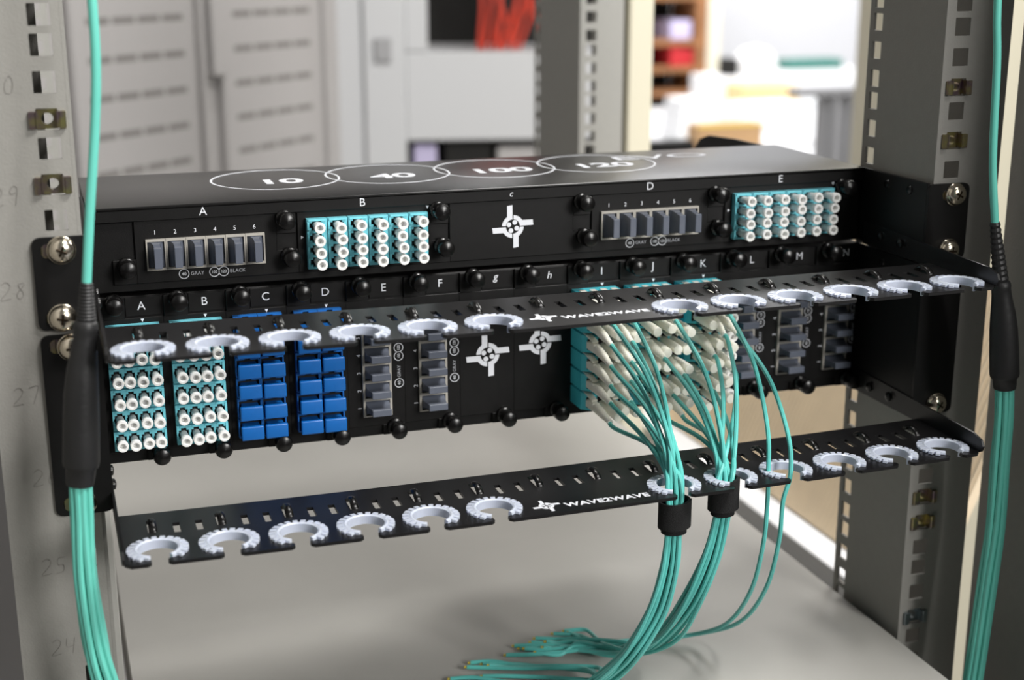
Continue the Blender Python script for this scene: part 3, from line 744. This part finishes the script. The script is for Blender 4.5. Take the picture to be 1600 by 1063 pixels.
mb = MB(); pbox(mb, fr2, 92, 122, 0, 8, -64, -22, 2); mb.build('latch_plate', GREYF, cw)
for k in range(12):
    o, d, nr, L = fr2; s0 = 262 + k * 8 + random.uniform(-5, 5)
    tt = thing('red_cable', 'red cable hanging in the dark opening of the pale cabinet behind', 'cable', o + d * s0, 'red cables in the cabinet behind')
    P = [o + d * (s0 - 30 + random.uniform(-30, 30)) + nr * -60 + Vector((0, 0, 310)), o + d * s0 + nr * -30 + Vector((0, 0, 150)), o + d * (s0 + random.uniform(0, 60)) + nr * -20 + Vector((0, 0, 60)), o + d * (s0 + random.uniform(-10, 70)) + nr * -40 + Vector((0, 0, -45))]
    MB().tube(spline(P, 6), 4.0, 6).build('jacket', REDC, tt)
for s0, s1, z0, z1, m in ((158, 200, -319, -216, LILAC), (215, 300, -319, -212, DARK), (310, 420, -319, -222, CABGREY)):
    mb = MB(); pbox(mb, fr2, s0, s1, -200, -20, z0, z1, 3)
    tag(mb.build('device', m), {'LILAC': '', 'DARK': ''}.get('', '') or ('lilac-white pack in the lower opening of the pale cabinet' if m is LILAC else 'dark device in the lower opening of the pale cabinet' if m is DARK else 'grey device in the lower opening of the pale cabinet'), 'device')

bc = thing('bookcase', 'brown bookcase with red and dark folders, far back beside the pale post', 'bookcase', (2850, 5800, -1350))
MB().box(2850, 2905, 5690, 6000, -1350, 700, 4).build('side_panel', WOOD, bc)
MB().box(2906, 2972, 5680, 6000, -1350, 700, 4).build('end_panel', CREAM, bc)
for z in (-760, -540, -425, -296, -80): MB().box(2450, 2850, 5700, 6000, z - 14, z + 14, 2).build('shelf_board', WOOD, bc)
MB().box(2450, 2850, 6000, 6012, -1350, 700).build('back_board', DARK, bc)
for x0, x1, z0, h, m, lb in ((2722, 2790, -410, 96, REDB, 'wide red folder in the bookcase, under the pale stack'), (2792, 2845, -410, 84, REDB, 'narrow red folder in the bookcase beside the wide one'), (2720, 2830, -281, 90, LILAC, 'pale lilac folded stack in the bookcase above the red folders'), (2720, 2840, -65, 130, DARK, 'black folder high in the bookcase')):
    tag(MB().box(x0, x1, 5712, 5950, z0, z0 + h, 3).build('folder', m), lb, 'folder')
dk = thing('office_desk', 'long white desk under bright light in the room behind the rack', 'desk', (2900, 4400, -1350))
MB().box(1700, 3900, 3700, 5660, -628, -600, 4).build('desk_top', DESK, dk)
for x in (1750, 3840):
    for y in (3760, 5600): MB().box(x - 25, x + 25, y - 25, y + 25, -1350, -628, 3).build('leg', DESK, dk)
bx = thing('cardboard_box', 'brown cardboard box with yellow tape on the near end of the white desk', 'box', (2150, 4010, -600))
MB().box(2026, 2288, 3960, 4060, -599, -478, 3).build('carton', CARD, bx)
MB().box(2024, 2290, 3958, 3966, -484, -475, 1).build('tape', YELLOW, bx)
wc = MB().box(2690, 3080, 5150, 5420, -599, -420, 6).build('storage_box', PAPER); tag(wc, 'white storage box on the far part of the desk, under the round shade', 'box')
yb = MB().box(2724, 3013, 4960, 5120, -599, -440, 6).build('pale_box', ORANGE); tag(yb, 'pale orange box in front of the white storage box on the desk', 'box')
mb = MB(); mb.lathe([(95, 0), (105, 40), (95, 80), (60, 115), (0, 128)], Matrix.Translation((2950, 5280, -419)), 24); tag(mb.build('lamp_shade', PAPER), 'round white shade standing on the white storage box', 'lamp shade')
tag(MB().box(2770, 2830, 5200, 5300, -419, -340, 8).build('desk_speaker', DARK), 'small black box on the white storage box, left of the round shade', 'speaker')
for k, (x, y, sx, sy, h) in enumerate(((2250, 4500, 85, 90, 165), (2690, 4700, 165, 110, 112), (2520, 4250, 150, 90, 25))):
    t = thing('paper_stack', ['tall white paper pile behind the brown cardboard box', 'wide white paper pile in front of the pale orange box', 'flat white paper pile right of the brown cardboard box'][k], 'papers', (x, y, -600), 'paper piles on the desk')
    for j in range(5): MB().box(x - sx + 3 * j, x + sx - 4 * j, y - sy, y + sy - 3 * j, -599 + j * h / 5, -599 + (j + 1) * h / 5 - 1, 1).build('sheaf', PAPER, t)
tag(MB().box(3150, 3640, 5400, 5620, -599, -420, 6).build('storage_box', DESK), 'low white cupboard box at the far right end of the desk', 'box')
tag(MB().box(3210, 3520, 5430, 5560, -419, -372, 8).build('tray', GREENB), 'dark green tray on the white cupboard box at the back of the desk', 'tray')
pt = thing('partition_screen', 'grey pleated screen standing in front of the right end of the white desk', 'screen', (2350, 3580, -1350))
mb = MB()
for k in range(5): mb.box(2290 + k * 34, 2318 + k * 34, 3560 - 12 * (k % 2), 3610, -1350, -346, 6)
mb.build('pleated_cloth', GREYF, pt)
MB().box(2185, 2470, 3545, 3620, -345, -312, 5).build('top_rail', GREYF, pt)
ch = thing('black_chair', 'black chair back low behind the patch panel, in front of the desk', 'chair', (1500, 3480, -1350))
MB().box(1340, 1690, 3280, 3330, -900, -432, 18, 2).build('backrest', DARK, ch)
MB().box(1330, 1690, 3300, 3680, -930, -890, 15, 2).build('seat', DARK, ch)
mb = MB(); mb.lathe([(30, 0), (30, 400)], Matrix.Translation((1510, 3480, -1330)), 12); mb.build('pedestal', DARK, ch)
mb = MB()
for k in range(5):
    a = k * 2 * PI / 5; mb.tube([(1510, 3480, -1310), (1510 + 280 * math.cos(a), 3480 + 280 * math.sin(a), -1335)], [18, 12], 8)
mb.build('base', DARK, ch)
